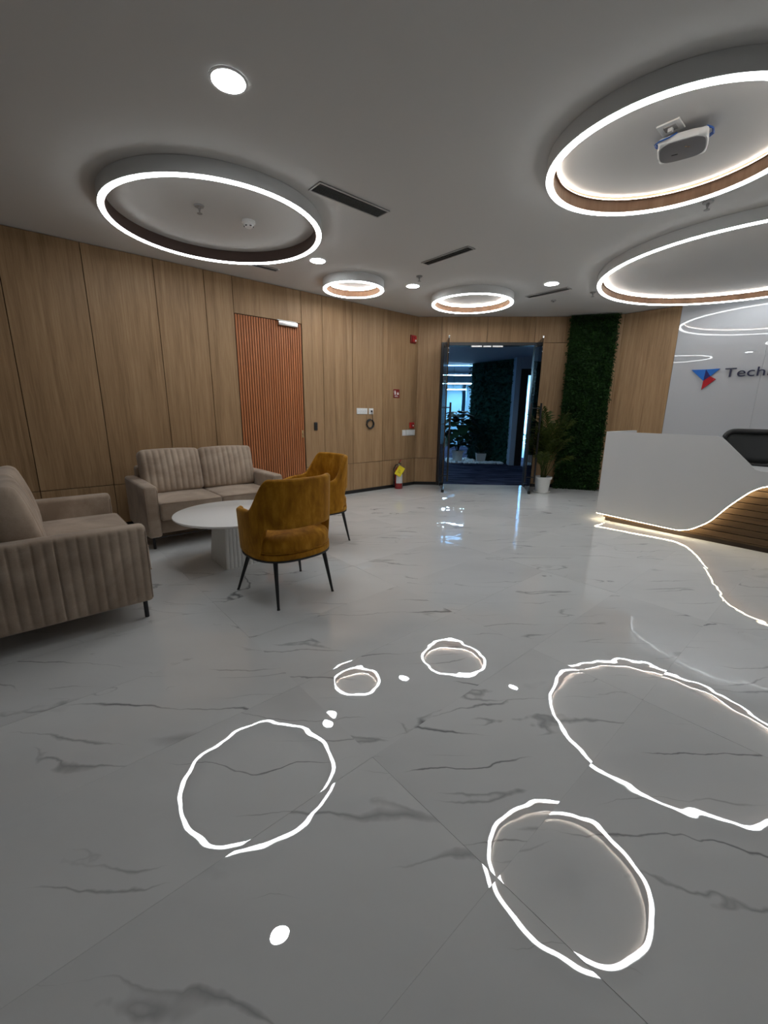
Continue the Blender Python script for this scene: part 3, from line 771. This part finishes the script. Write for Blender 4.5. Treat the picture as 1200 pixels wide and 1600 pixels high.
# ------------------------------------------------------------------ logo wall
lg = thing('wall_logo', 'blue and red folded triangle emblem on the white glass wall', 'logo', (MM.x, MM.y, 0), A4)
def plate_poly(name, poly, m, y0=-.030, y1=-.014):
    MB().prism(poly, y0, y1).obj(name, M[m], lg)
plate_poly('emblem_wing', [(.253, 1.948), (.4285, 1.943), (.419, 1.785)], 'blue')
plate_poly('emblem_fold', [(.4285, 1.943), (.4935, 1.847), (.4195, 1.785)], 'indigo')
plate_poly('emblem_wing', [(.4295, 1.943), (.592, 1.944), (.494, 1.8475)], 'blue')
plate_poly('emblem_tail', [(.419, 1.784), (.4935, 1.846), (.564, 1.802), (.413, 1.659)], 'logored')
tx = thing('wall_lettering', 'dark navy raised company name lettering beside the triangle emblem', 'lettering', (MM.x, MM.y, 0), A4)
def letters(word, x0, z0, cap, parent):
    def width(s_):
        cu = bpy.data.curves.new('t', 'FONT'); cu.body = s_; ob = bpy.data.objects.new('t', cu); COL.objects.link(ob)
        bpy.context.view_layer.update(); w_ = max(v[0] for v in ob.bound_box); bpy.data.objects.remove(ob); bpy.data.curves.remove(cu); return w_
    k = cap/.729
    xs = .346/(k*(width(word[:3]+'I')-width('I')+.03))
    print('letter stretch', xs)
    for i, ch in enumerate(word):
        # advance of prefix measured with a trailing bar
        adv = width(word[:i]+'I')-width('I') if i else 0
        cu = bpy.data.curves.new('letter', 'FONT'); cu.body = ch; cu.extrude = .03; cu.offset = -.001
        ob = bpy.data.objects.new('t', cu); COL.objects.link(ob); bpy.context.view_layer.update()
        me = bpy.data.meshes.new_from_object(ob.evaluated_get(bpy.context.evaluated_depsgraph_get())); bpy.data.objects.remove(ob)
        me.materials.clear(); me.materials.append(M['navy'])
        for v in me.vertices: v.co = Vector(((adv*xs+v.co.x*xs)*k + v.co.y*k*.0, -v.co.z*.17, v.co.y*k))
        link('letter', me, parent, (x0, -.026, z0))
letters('TechnipFMC', .648, 1.825, .126, tx)

# ------------------------------------------------------------------ reception desk (local: x along front, y = back, front face at y=0)
DA = math.radians(-3.5)
dk = thing('reception_desk', 'white reception desk with curved lit edge over slatted wood base', 'reception desk', (-2.041, 5.37, 0), DA)
def smooth_curve(pts, n=6):
    out = []
    P_ = [pts[0]]+list(pts)+[pts[-1]]
    for i in range(1, len(P_)-2):
        p0, p1, p2, p3 = [Vector(p) for p in P_[i-1:i+3]]
        for k in range(n):
            t = k/n; out.append(.5*((2*p1)+(-p0+p2)*t+(2*p0-5*p1+4*p2-p3)*t*t+(-p0+3*p1-3*p2+p3)*t*t*t))
    out.append(Vector(pts[-1])); return out
low = [(-.04, .090), (.40, .079), (.80, .070), (.90, .082), (.97, .108), (1.05, .165), (1.13, .240), (1.24, .400), (1.345, .530), (1.42, .605), (1.52, .655), (1.75, .70), (2.2, .72), (3.2, .72)]
low = [(p.x, p.y) for p in smooth_curve([(a, b, 0) for a, b in low])]
top = [(3.2, .785), (1.43, .785), (1.385, .80), (1.12, 1.055), (1.09, 1.08), (1.04, 1.095), (-.04, 1.098)]
def strip_slab(lo, hi, y0, y1):
    """shell front: polygon between the lower curve and the upper outline"""
    b = MB(); b.prism([(x, z) for x, z in lo]+[(x, z) for x, z in hi], y0, y1); return b
strip_slab(low, top, 0, .035).obj('front_shell', M['corian'], dk)
# return panel at the left end, and inner thickness of the top ledge
bx((-.045, .035, .085), (.0, .75, 1.098), .003).obj('end_panel', M['corian'], dk)
bx((0, .035, .72), (3.2, .09, .76), .002).obj('ledge', M['corian'], dk)
bx((.0, .09, .735), (3.2, .72, .768), .003).obj('work_surface', M['corian'], dk)
# wood base: backing and slats clipped under the curve
bx((.03, .115, 0.0), (3.15, .13, .70)).obj('base_backing', M['desk_recess'], dk)
bx((.03, .125, 0.0), (.05, .70, .70)).obj('base_side', M['desk_recess'], dk)
bx((.05, .066, 0.0), (3.15, .115, .045)).obj('plinth', M['desk_recess'], dk)
bx((.03, .060, .045), (3.15, .115, .060), .0).obj('base_ledge', M['deskwood'], dk)
def xlow(z):
    for (xa, za), (xb, zb) in zip(low, low[1:]):
        if xa > .8 and za <= z <= zb: return xa+(xb-xa)*(z-za)/(zb-za)
    return 3.2
z = .064; sp = .066
while z < .70:
    zt = min(z+sp-.007, .71)
    xs_ = max(.05, (xlow(z)-.35) if z > .072 else .05)
    bx((xs_, .062, z), (3.15, .100, zt), .002).obj('slat', M['deskwood'], dk)
    z += sp
# led strip following the lower edge, tucked behind the shell
b_ = MB(); vs = []; fs = []
for (x, zz) in low[:-1]:
    vs += [(x+.001, .012, zz-.0070), (x+.001, .024, zz-.0070), (x+.001, .024, zz-.0005), (x+.001, .012, zz-.0005)]
n_ = len(low)-1
for i in range(n_-1):
    for k in range(4): fs.append((i*4+k, i*4+(k+1) % 4, (i+1)*4+(k+1) % 4, (i+1)*4+k))
fs += [(0, 1, 2, 3), tuple((n_-1)*4+k for k in (3, 2, 1, 0))]
b_.add(vs, fs); b_.obj('led_strip', M['desk_led'], dk, label='warm glowing strip under the shell edge')
MB().box((-.036, .04, .080), (-.024, .70, .088)).obj('side_led_strip', M['desk_led'], dk)

# office chair behind
oc_ = thing('office_chair', 'black mesh-back office chair behind the reception desk', 'chair', (-.80, 5.96, 0), math.radians(6))
def rr_frame(w_, h_, r, n=8):
    pts = []
    for cx, cz, a0 in ((w_-r, h_-r, 0), (-w_+r, h_-r, PI/2), (-w_*.86+r, -h_+r, PI), (w_*.86-r, -h_+r, 1.5*PI)):
        for k in range(n+1):
            a = a0+PI/2*k/n; pts.append((cx+r*math.cos(a), cz+r*math.sin(a)))
    return pts
fp = rr_frame(.262, .185, .09)
def curve_y(x): return -.9*x*x*.9
MB().tube([(x, .25-curve_y(x)*-1, .945+z_) for x, z_ in fp], .027, 8, closed=True).obj('back_frame', M['black_plastic'], oc_, smooth=True)
def mfn(u, v):
    x = (u-.5)*.50*(.93+.07*v); z_ = (v-.5)*.36; y = .25+curve_y(x)
    return Vector((x, y, .945+z_)), Vector((x, y+.006, .945+z_))
MB().grid(mfn, 10, 4).obj('back_mesh', M['mesh_grey'], oc_, smooth=True)
MB().tube([(0, .29, .95), (0, .31, .75), (0, .26, .50), (0, .10, .43)], [.018, .022, .024, .024], 8).obj('back_spine', M['black_plastic'], oc_, smooth=True)
MB().rbox((0, -.02, .47), Vector((.24, .24, .04)), .035, 4).obj('seat', M['mesh_grey'], oc_, smooth=True)
for sx in (-1, 1):
    MB().tube([(sx*.20, .02, .43), (sx*.29, .02, .45), (sx*.29, .02, .64)], .014, 8).obj('armrest_post', M['black_plastic'], oc_, smooth=True)
    bx((sx*.29-.035, -.12, .64), (sx*.29+.035, .13, .665), .01).obj('armrest', M['black_plastic'], oc_, smooth=40)
MB().lathe([(0, .08), (.03, .08), (.03, .25), (.018, .26), (.018, .43), (0, .43)], 14).obj('gas_column', M['black'], oc_, smooth=40)
for k in range(5):
    a = k*2*PI/5
    lg_ = MB().tube([(0, 0, .10), (.16*math.cos(a), .16*math.sin(a), .095), (.30*math.cos(a), .30*math.sin(a), .075)], [.024, .02, .014], 8).obj('star_leg', M['black_plastic'], oc_, smooth=True)
    MB().lathe([(0, -.02), (.026, -.02), (.028, 0), (.026, .02), (0, .02)], 14, TR((.30*math.cos(a), .30*math.sin(a), .028)) @ RZ(a) @ Matrix.Rotation(PI/2, 4, 'X')).obj('caster', M['black_plastic'], lg_, smooth=40)

# ------------------------------------------------------------------ potted palm
pp = thing('potted_palm', 'potted palm in white pot and saucer between glass door and foliage', 'plant', (-3.475, 6.585, 0))
MB().lathe([(0, 0), (.125, 0), (.140, .018), (.135, .022), (0, .014)], 30).obj('saucer', M['pot'], pp, smooth=40)
MB().lathe([(0, .015), (.098, .015), (.104, .03), (.128, .225), (.145, .230), (.147, .268), (.130, .270), (.126, .235), (0, .232)], 30).obj('pot', M['pot'], pp, smooth=40)
MB().lathe([(0, .236), (.122, .236), (.122, .242), (0, .246)], 20).obj('soil', M['soil'], pp)
rp = random.Random(21)
def frond(mb, base, az, L, up, droop, leafl):
    pts = []
    n = 14; d = Vector((math.cos(az), math.sin(az), 0)); p = Vector(base)
    ang = up
    for i in range(n+1):
        pts.append(p.copy()); stp = L/n
        p = p + (d*math.cos(ang)+Vector((0, 0, 1))*math.sin(ang))*stp; ang -= droop/n*(.4+1.2*i/n)
    return pts
specs = [(1.3, .95, 1.50, .6), (3.7, .92, 1.50, .5), (2.1, 1.10, 1.53, .4), (5.7, .78, 1.35, .9), (0.1, .80, 1.40, .9), (.9, 1.05, 1.47, .8), (1.7, .75, 1.35, .9), (2.5, .95, 1.45, .6), (3.3, .8, 1.40, .9), (4.1, 1.1, 1.48, .7), (4.8, .9, 1.42, .7), (5.5, 1.0, 1.45, .9), (5.95, 1.15, 1.45, .7), (.5, 1.12, 1.52, .5), (5.2, .62, 1.2, 1.0), (.2, .55, 1.15, 1.0), (2.9, .7, 1.30, .7), (4.5, 1.18, 1.52, .4)]
for k, (az, L, up, dr) in enumerate(specs):
    base = (.035*math.cos(az*1.7), .035*math.sin(az*1.7), .24); pts = frond(None, base, az, L, up, dr, .2)
    fr_ = MB(); fr_.tube(pts, [.006*(1-.75*i/14)+.001 for i in range(15)], 5)
    st_ = fr_.obj('frond_stem', M['palm'], pp, smooth=True)
    lf = MB()
    for i in range(6, 15):
        t = (pts[min(i+1, 14)]-pts[i-1]).normalized(); side = t.cross(Vector((0, 0, 1))).normalized()
        for sg in (-1, 1):
            for sub in (0, .5):
                p = pts[i-1]+(pts[i]-pts[i-1])*sub
                ll = .21*math.sin(PI*min(1, (i-5+sub)/10.5))**.6+.05
                dr_ = (side*sg*.75+t*.75+Vector((0, 0, rp.uniform(-.15, .25)))).normalized()
                q1 = p+dr_*ll*.5+Vector((0, 0, .01)); q2 = p+dr_*ll+Vector((0, 0, -.05*ll/.2)); wv = t.cross(dr_).cross(dr_).normalized()*.016
                lf.add([p, q1+wv, q2, q1-wv], [(0, 1, 2, 3)])
    lf.obj('leaflets', M['palm'], st_, smooth=True)

# ------------------------------------------------------------------ sofas (local: x = width, front towards -y, origin centre on floor)
def ribfn(h, axis, nr, amp, face, puff=.0):
    """grooves running along z on the given face direction, plus a soft puff"""
    def fn(o, n):
        o = o.copy()
        fx = 1-(o[0]/h[0])**2 if abs(o[0]) < h[0] else 0; fy = 1-(o[1]/h[1])**2 if abs(o[1]) < h[1] else 0; fz = 1-(o[2]/h[2])**2 if abs(o[2]) < h[2] else 0
        return o
    return fn
def ribbed_pad(cx, hx, hy, hz, nr, amp, puff, r=.05, nz=6):
    """pad whose -y face carries vertical ribs (valleys recessed), slightly puffed"""
    H_ = (hx, hy, hz)
    def fn(o, n):
        q = o.copy(); ex = max(0, 1-(o.x/hx)**2); ez = max(0, 1-(o.z/hz)**2)
        if n.y < -.3 or (o.y < -hy+1e-4):
            ph = (o.x+hx)/(2*hx)*nr; g = abs(math.sin(PI*ph))**.4
            edge = min(1, ez*3.0)
            q.y += amp*(1-g)*edge
        q.y += math.copysign(puff*(ex**.5)*(ez**.6), o.y) if abs(o.y) > hy*.4 else 0
        q.z += math.copysign(.012*(ex), o.z) if abs(o.z) > hz*.8 else 0
        return q
    return MB().rbox((0, 0, 0), Vector(H_), r, 4, div=(nr*6, 2, nz), fn=fn)
def rounded_arm(w_, dep, z0, z1, side_ribs=0):
    """arm panel: local x thickness, y depth, crisp outer side with optional ribs on +x face"""
    hx, hy, hz = w_/2, dep/2, (z1-z0)/2
    def fn(o, n):
        q = o.copy()
        if side_ribs and o.x > hx-.03 and n.x > -.1 and n.x >= 0:
            ph = (o.y+hy)/(2*hy)*side_ribs; g = abs(math.sin(PI*ph))**.3
            q.x += -.013*(1-g)*min(1, 4*max(0, 1-(o.z/hz)**2)+.15)
        q.x += .006*max(0, 1-(o.y/hy)**2)*math.copysign(1, o.x)
        if o.z > 0: q.x += -.0*o.z
        return q
    return MB().rbox((0, 0, (z0+z1)/2), Vector((hx, hy, hz)), .028, 4, div=(1, max(2, side_ribs*8), 5), fn=fn)
def piping(pts, r=.0045, closed=False): return MB().tube(pts, r, 6, closed=closed)
def make_sofa(label, loc, rz, ribs_right):
    s = thing('sofa', label, 'sofa', loc, rz, 'taupe loveseats')
    Wd, Dp = 1.39, .90; at = .115
    for sx in (-1, 1):
        rb = 18 if sx == ribs_right else 0
        me = rounded_arm(at, Dp, .115, .61, rb).mesh('arm', M['suede'], smooth=True)
        o = link('arm', me, s, (sx*(Wd/2-at/2), 0, 0), (0, 0, 0 if sx > 0 else PI))
        if rb: o['label'] = 'arm with vertically ribbed outer side'
        x_o = sx*(Wd/2-.006); x_i = sx*(Wd/2-at+.006)
        y_f = -Dp/2-.001
        piping([(x_i, y_f+.012, .14), (x_i, y_f+.008, .56), (x_i+sx*.012, y_f+.010, .600), (x_o-sx*.012, y_f+.010, .600), (x_o, y_f+.008, .56), (x_o, y_f+.012, .14)]).obj('piping', M['suede'], o, smooth=True)
        o2 = [c for c in bpy.data.objects if c.parent == o][-1]; o2.matrix_parent_inverse = (TR(o.location) @ RZ(o.rotation_euler.z)).inverted()
    hw = Wd/2-at
    MB().rbox((0, .02, .21), Vector((hw, Dp/2-.03, .075)), .02, 3).obj('seat_frame', M['suede'], s, smooth=True)
    MB().rbox((0, Dp/2-.07, .43), Vector((hw+.02, .07, .285)), .035, 4).obj('back_frame', M['suede'], s, smooth=True)
    for sx in (-1, 1):
        cw = hw/2-.002
        def sfn(o, n, cw=cw):
            q = o.copy(); q.z += (.016 if o.z > 0 else 0)*max(0, 1-(o.x/cw)**2)*max(0, 1-(o.y/.33)**2); return q
        c_ = MB().rbox((0, 0, 0), Vector((cw, .33, .088)), .022, 4, div=(6, 6, 1), fn=sfn).obj('seat_cushion', M['suede'], s, smooth=True)
        c_.location = (sx*hw/2, -.145, .362)
        e = .003
        piping([(-cw+.012, -.33+e, .078), (cw-.012, -.33+e, .078)], .005).obj('piping', M['suede'], c_, smooth=True)
        piping([(-cw+.012, -.33+e, -.078), (cw-.012, -.33+e, -.078)], .005).obj('piping', M['suede'], c_, smooth=True)
        bc = ribbed_pad(0, cw+.012, .085, .225, 10, .020, .035).obj('back_cushion', M['suede'], s, smooth=True, label='vertically ribbed back cushion')
        bc.location = (sx*(hw/2+.006), .16, .665); bc.rotation_euler = (math.radians(-13), 0, math.radians(-1.5*sx))
    for sx in (-1, 1):
        for yy in (-Dp/2+.05, Dp/2-.06):
            MB().lathe([(0, 0), (.013, 0), (.013, .12), (0, .12)], 14, TR((sx*(Wd/2-.045), yy, 0))).obj('leg', M['black'], s, smooth=40)
    MB().tube([(-Wd/2+.045, -Dp/2+.05, .105), (Wd/2-.045, -Dp/2+.05, .105)], .006, 6).obj('under_rail', M['black'], s)
    return s
s1 = make_sofa('taupe two-seat sofa in the foreground showing its ribbed side', (-3.495, .06, 0), PI, -1)
s2 = make_sofa('taupe two-seat sofa against the wood wall facing the table', (-4.69, 1.485, 0), PI/2, 0)

# ------------------------------------------------------------------ coffee table
ct = thing('coffee_table', 'round white coffee table on square fluted pedestal', 'table', (-3.50, 1.335, 0))
MB().lathe([(0, .415), (.470, .415), (.492, .422), (.500, .432), (.498, .441), (.490, .444), (0, .444)], 72).obj('tabletop', M['table_top'], ct, smooth=35)
def fl_side(b, hb, ht, z0, z1, rz, nfl):
    vs = []; fs = []; n = nfl*6
    for i in range(n+1):
        u = i/n; d = -.006*abs(math.sin(PI*u*nfl))**.6 if nfl else 0
        d = .006*(abs(math.sin(PI*u*nfl))**.5-1)
        for z_, hh in ((z0, hb), (z1, ht)): vs.append(((u-.5)*2*hh, -(hh+d), z_))
    for i in range(n): fs.append((2*i, 2*i+2, 2*i+3, 2*i+1))
    b.add(vs, fs, RZ(rz))
hb, ht = .185, .155
pd = MB()
pd.add([(-hb+.008,-hb+.008,.0),(hb-.008,-hb+.008,.0),(hb-.008,hb-.008,.0),(-hb+.008,hb-.008,.0),(-ht+.008,-ht+.008,.416),(ht-.008,-ht+.008,.416),(ht-.008,ht-.008,.416),(-ht+.008,ht-.008,.416)], [(3,2,1,0),(0,1,5,4),(1,2,6,5),(2,3,7,6),(3,0,4,7),(4,5,6,7)])
pd.obj('pedestal', M['table_base'], ct)
for k in range(4):
    b_ = MB(); fl_side(b_, hb, ht, .0, .416, k*PI/2, 11); b_.obj('fluted_face', M['table_base'], ct, smooth=60)

# ------------------------------------------------------------------ mustard armchairs (local: faces -y, origin centre on floor)
def smst(a, b, x):
    t = max(0, min(1, (x-a)/(b-a))); return t*t*(3-2*t)
def make_armchair(label, loc, rz):
    s = thing('armchair', label, 'chair', loc, rz, 'mustard velvet armchairs')
    PHI = math.radians(140)
    def foot(phi, k=0):
        # footprint: phi 0 = back centre (+y); arms run forward
        a, bb, bf = .292, .275, .40
        c, s_ = math.cos(phi), math.sin(phi)
        x = a*math.copysign(abs(s_)**.80, s_); y = (bb if c > 0 else bf)*math.copysign(abs(c)**.80, c)
        if c < 0: x *= 1-.10*abs(c)
        return x, y
    def ztop(ph):
        d = abs(math.degrees(ph)); return .862-.225*smst(48, 92, d)-.035*smst(92, 140, d)
    def zbot(ph):
        d = abs(math.degrees(ph)); return .556-.214*smst(56, 71, d)
    def flare(z): return 1+ .055*(z-.34)/.5
    NU, NV = 84, 14; th = .045
    def outer(u, v, inset=0):
        ph = (u-.5)*2*PHI; x, y = foot(ph); zt, zb = ztop(ph), zbot(ph); z_ = zb+(zt-zb)*v
        f = flare(z_); L = math.hypot(x, y); nx, ny = x/L, y/L
        return x*f-nx*inset, y*f-ny*inset, z_
    b = MB(); vs = []; fs = []
    # section: outer face, rounded top, inner face, rounded bottom
    sec = []
    for j in range(NV+1): sec.append((j/NV, 0, 0))
    for k in range(1, 6): a = PI*k/6; sec.append((1, th/2*(1-math.cos(a)), th/2*math.sin(a)*.8))
    for j in range(NV, -1, -1): sec.append((j/NV, th, 0))
    for k in range(1, 4): a = PI*k/4; sec.append((0, th/2*(1+math.cos(a)), -th/2*math.sin(a)*.35))
    ns_ = len(sec)
    for i in range(NU+1):
        u = i/NU; e = min(u, 1-u)*NU; sh = 0
        for v, ins, dz in sec:
            x, y, z_ = outer(u, v, ins)
            # inner face of the shell bows in a little: padded
            if ins == th: 
                L = math.hypot(x, y); pdg = .012*math.sin(PI*v); x -= x/L*pdg; y -= y/L*pdg
            vs.append((x, y, z_+dz))
    for i in range(NU):
        for k in range(ns_): fs.append((i*ns_+k, (i+1)*ns_+k, (i+1)*ns_+(k+1) % ns_, i*ns_+(k+1) % ns_))
    for i in (0, NU):
        cx = [Vector(vs[i*ns_+k]) for k in range(ns_)]; cap = []
        # bulged front end cap
        mid = sum(cx, Vector())/ns_
        o = len(vs)
        for k in range(ns_):
            q = cx[k].lerp(Vector((mid.x, mid.y, cx[k].z)), .55); q.y -= .012; vs.append(tuple(q))
        for k in range(ns_): fs.append((i*ns_+k, i*ns_+(k+1) % ns_, o+(k+1) % ns_, o+k))
        # close as strip
        for j in range(NV):
            a1, a2 = o+j, o+j+1; k1 = NV+6; b1 = o+(k1+NV-j); b2 = o+(k1+NV-j-1)
            fs.append((a1, a2, b2, b1))
        fs.append(tuple(o+k for k in range(NV, NV+7))); fs.append(tuple(o+k % ns_ for k in list(range(2*NV+6, ns_))+[0]))
    b.add(vs, fs); b.obj('backrest_shell', M['velvet'], s, smooth=True)
    # welt along the shell's top edge
    # base rail and frame
    def foot_ring(scale, z_, n=72):
        out = []
        for k in range(n):
            ph = 2*PI*k/n-PI; a, bb, bf = .292*scale, .275*scale, .315*scale
            c, s_ = math.cos(ph), math.sin(ph); out.append(Vector((a*math.copysign(abs(s_)**.8, s_), (bb if c > 0 else bf)*math.copysign(abs(c)**.8, c), z_)))
        return out
    def stack(levels, m, name, smooth=50, parent=s, **kw):
        bb_ = MB(); vs = []; fs = []; n = 72
        for sc, z_ in levels: vs += foot_ring(sc, z_)
        for i in range(len(levels)-1):
            for k in range(n): fs.append((i*n+k, i*n+(k+1) % n, (i+1)*n+(k+1) % n, (i+1)*n+k))
        fs.append(tuple(reversed(range(n)))); fs.append(tuple((len(levels)-1)*n+k for k in range(n)))
        return bb_.add(vs, fs).obj(name, m, parent, smooth=smooth, **kw)
    stack([(.94, .322), (1.0, .322), (1.0, .334), (.94, .334)], M['black'], 'frame')
    stack([(.90, .330), (.985, .334), (1.005, .345), (1.0, .372), (.96, .378)], M['velvet'], 'base_rail')
    stack([(.86, .374), (.95, .376), (.985, .388), (.99, .435), (.975, .458), (.93, .478), (.84, .494), (.6, .508), (.25, .513)], M['velvet'], 'seat_cushion', True)
    pipe = [p for p in foot_ring(.985, .384)]
    MB().tube([p*1.003 for p in pipe], .004, 6, closed=True).obj('piping', M['velvet'], s, smooth=True)
    for sx, sy in ((-1, 1), (1, 1), (-1, -1), (1, -1)):
        xt, yt = sx*.195, (sy*.175); xb, yb = (sx*.225, .238) if sy > 0 else (sx*.272, -.262)
        lg_ = MB().tube([(xb, yb, 0), ((xb*.5+xt*.5), (yb+yt)/2, .162), (xt, yt, .325)], [.0085, .0125, .0165], 12).obj('leg', M['black'], s, smooth=50)
        MB().tube([(xb, yb, 0), (xb, yb, .006)], .0105, 12).obj('foot_cap', M['black_plastic'], lg_, smooth=40)
    return s
make_armchair('mustard velvet armchair in front, its open back towards the viewer', (-2.63, 1.36, 0), -PI/2+math.radians(3))
make_armchair('mustard velvet armchair behind the front one, facing the coffee table', (-3.56, 2.20, 0), 0)
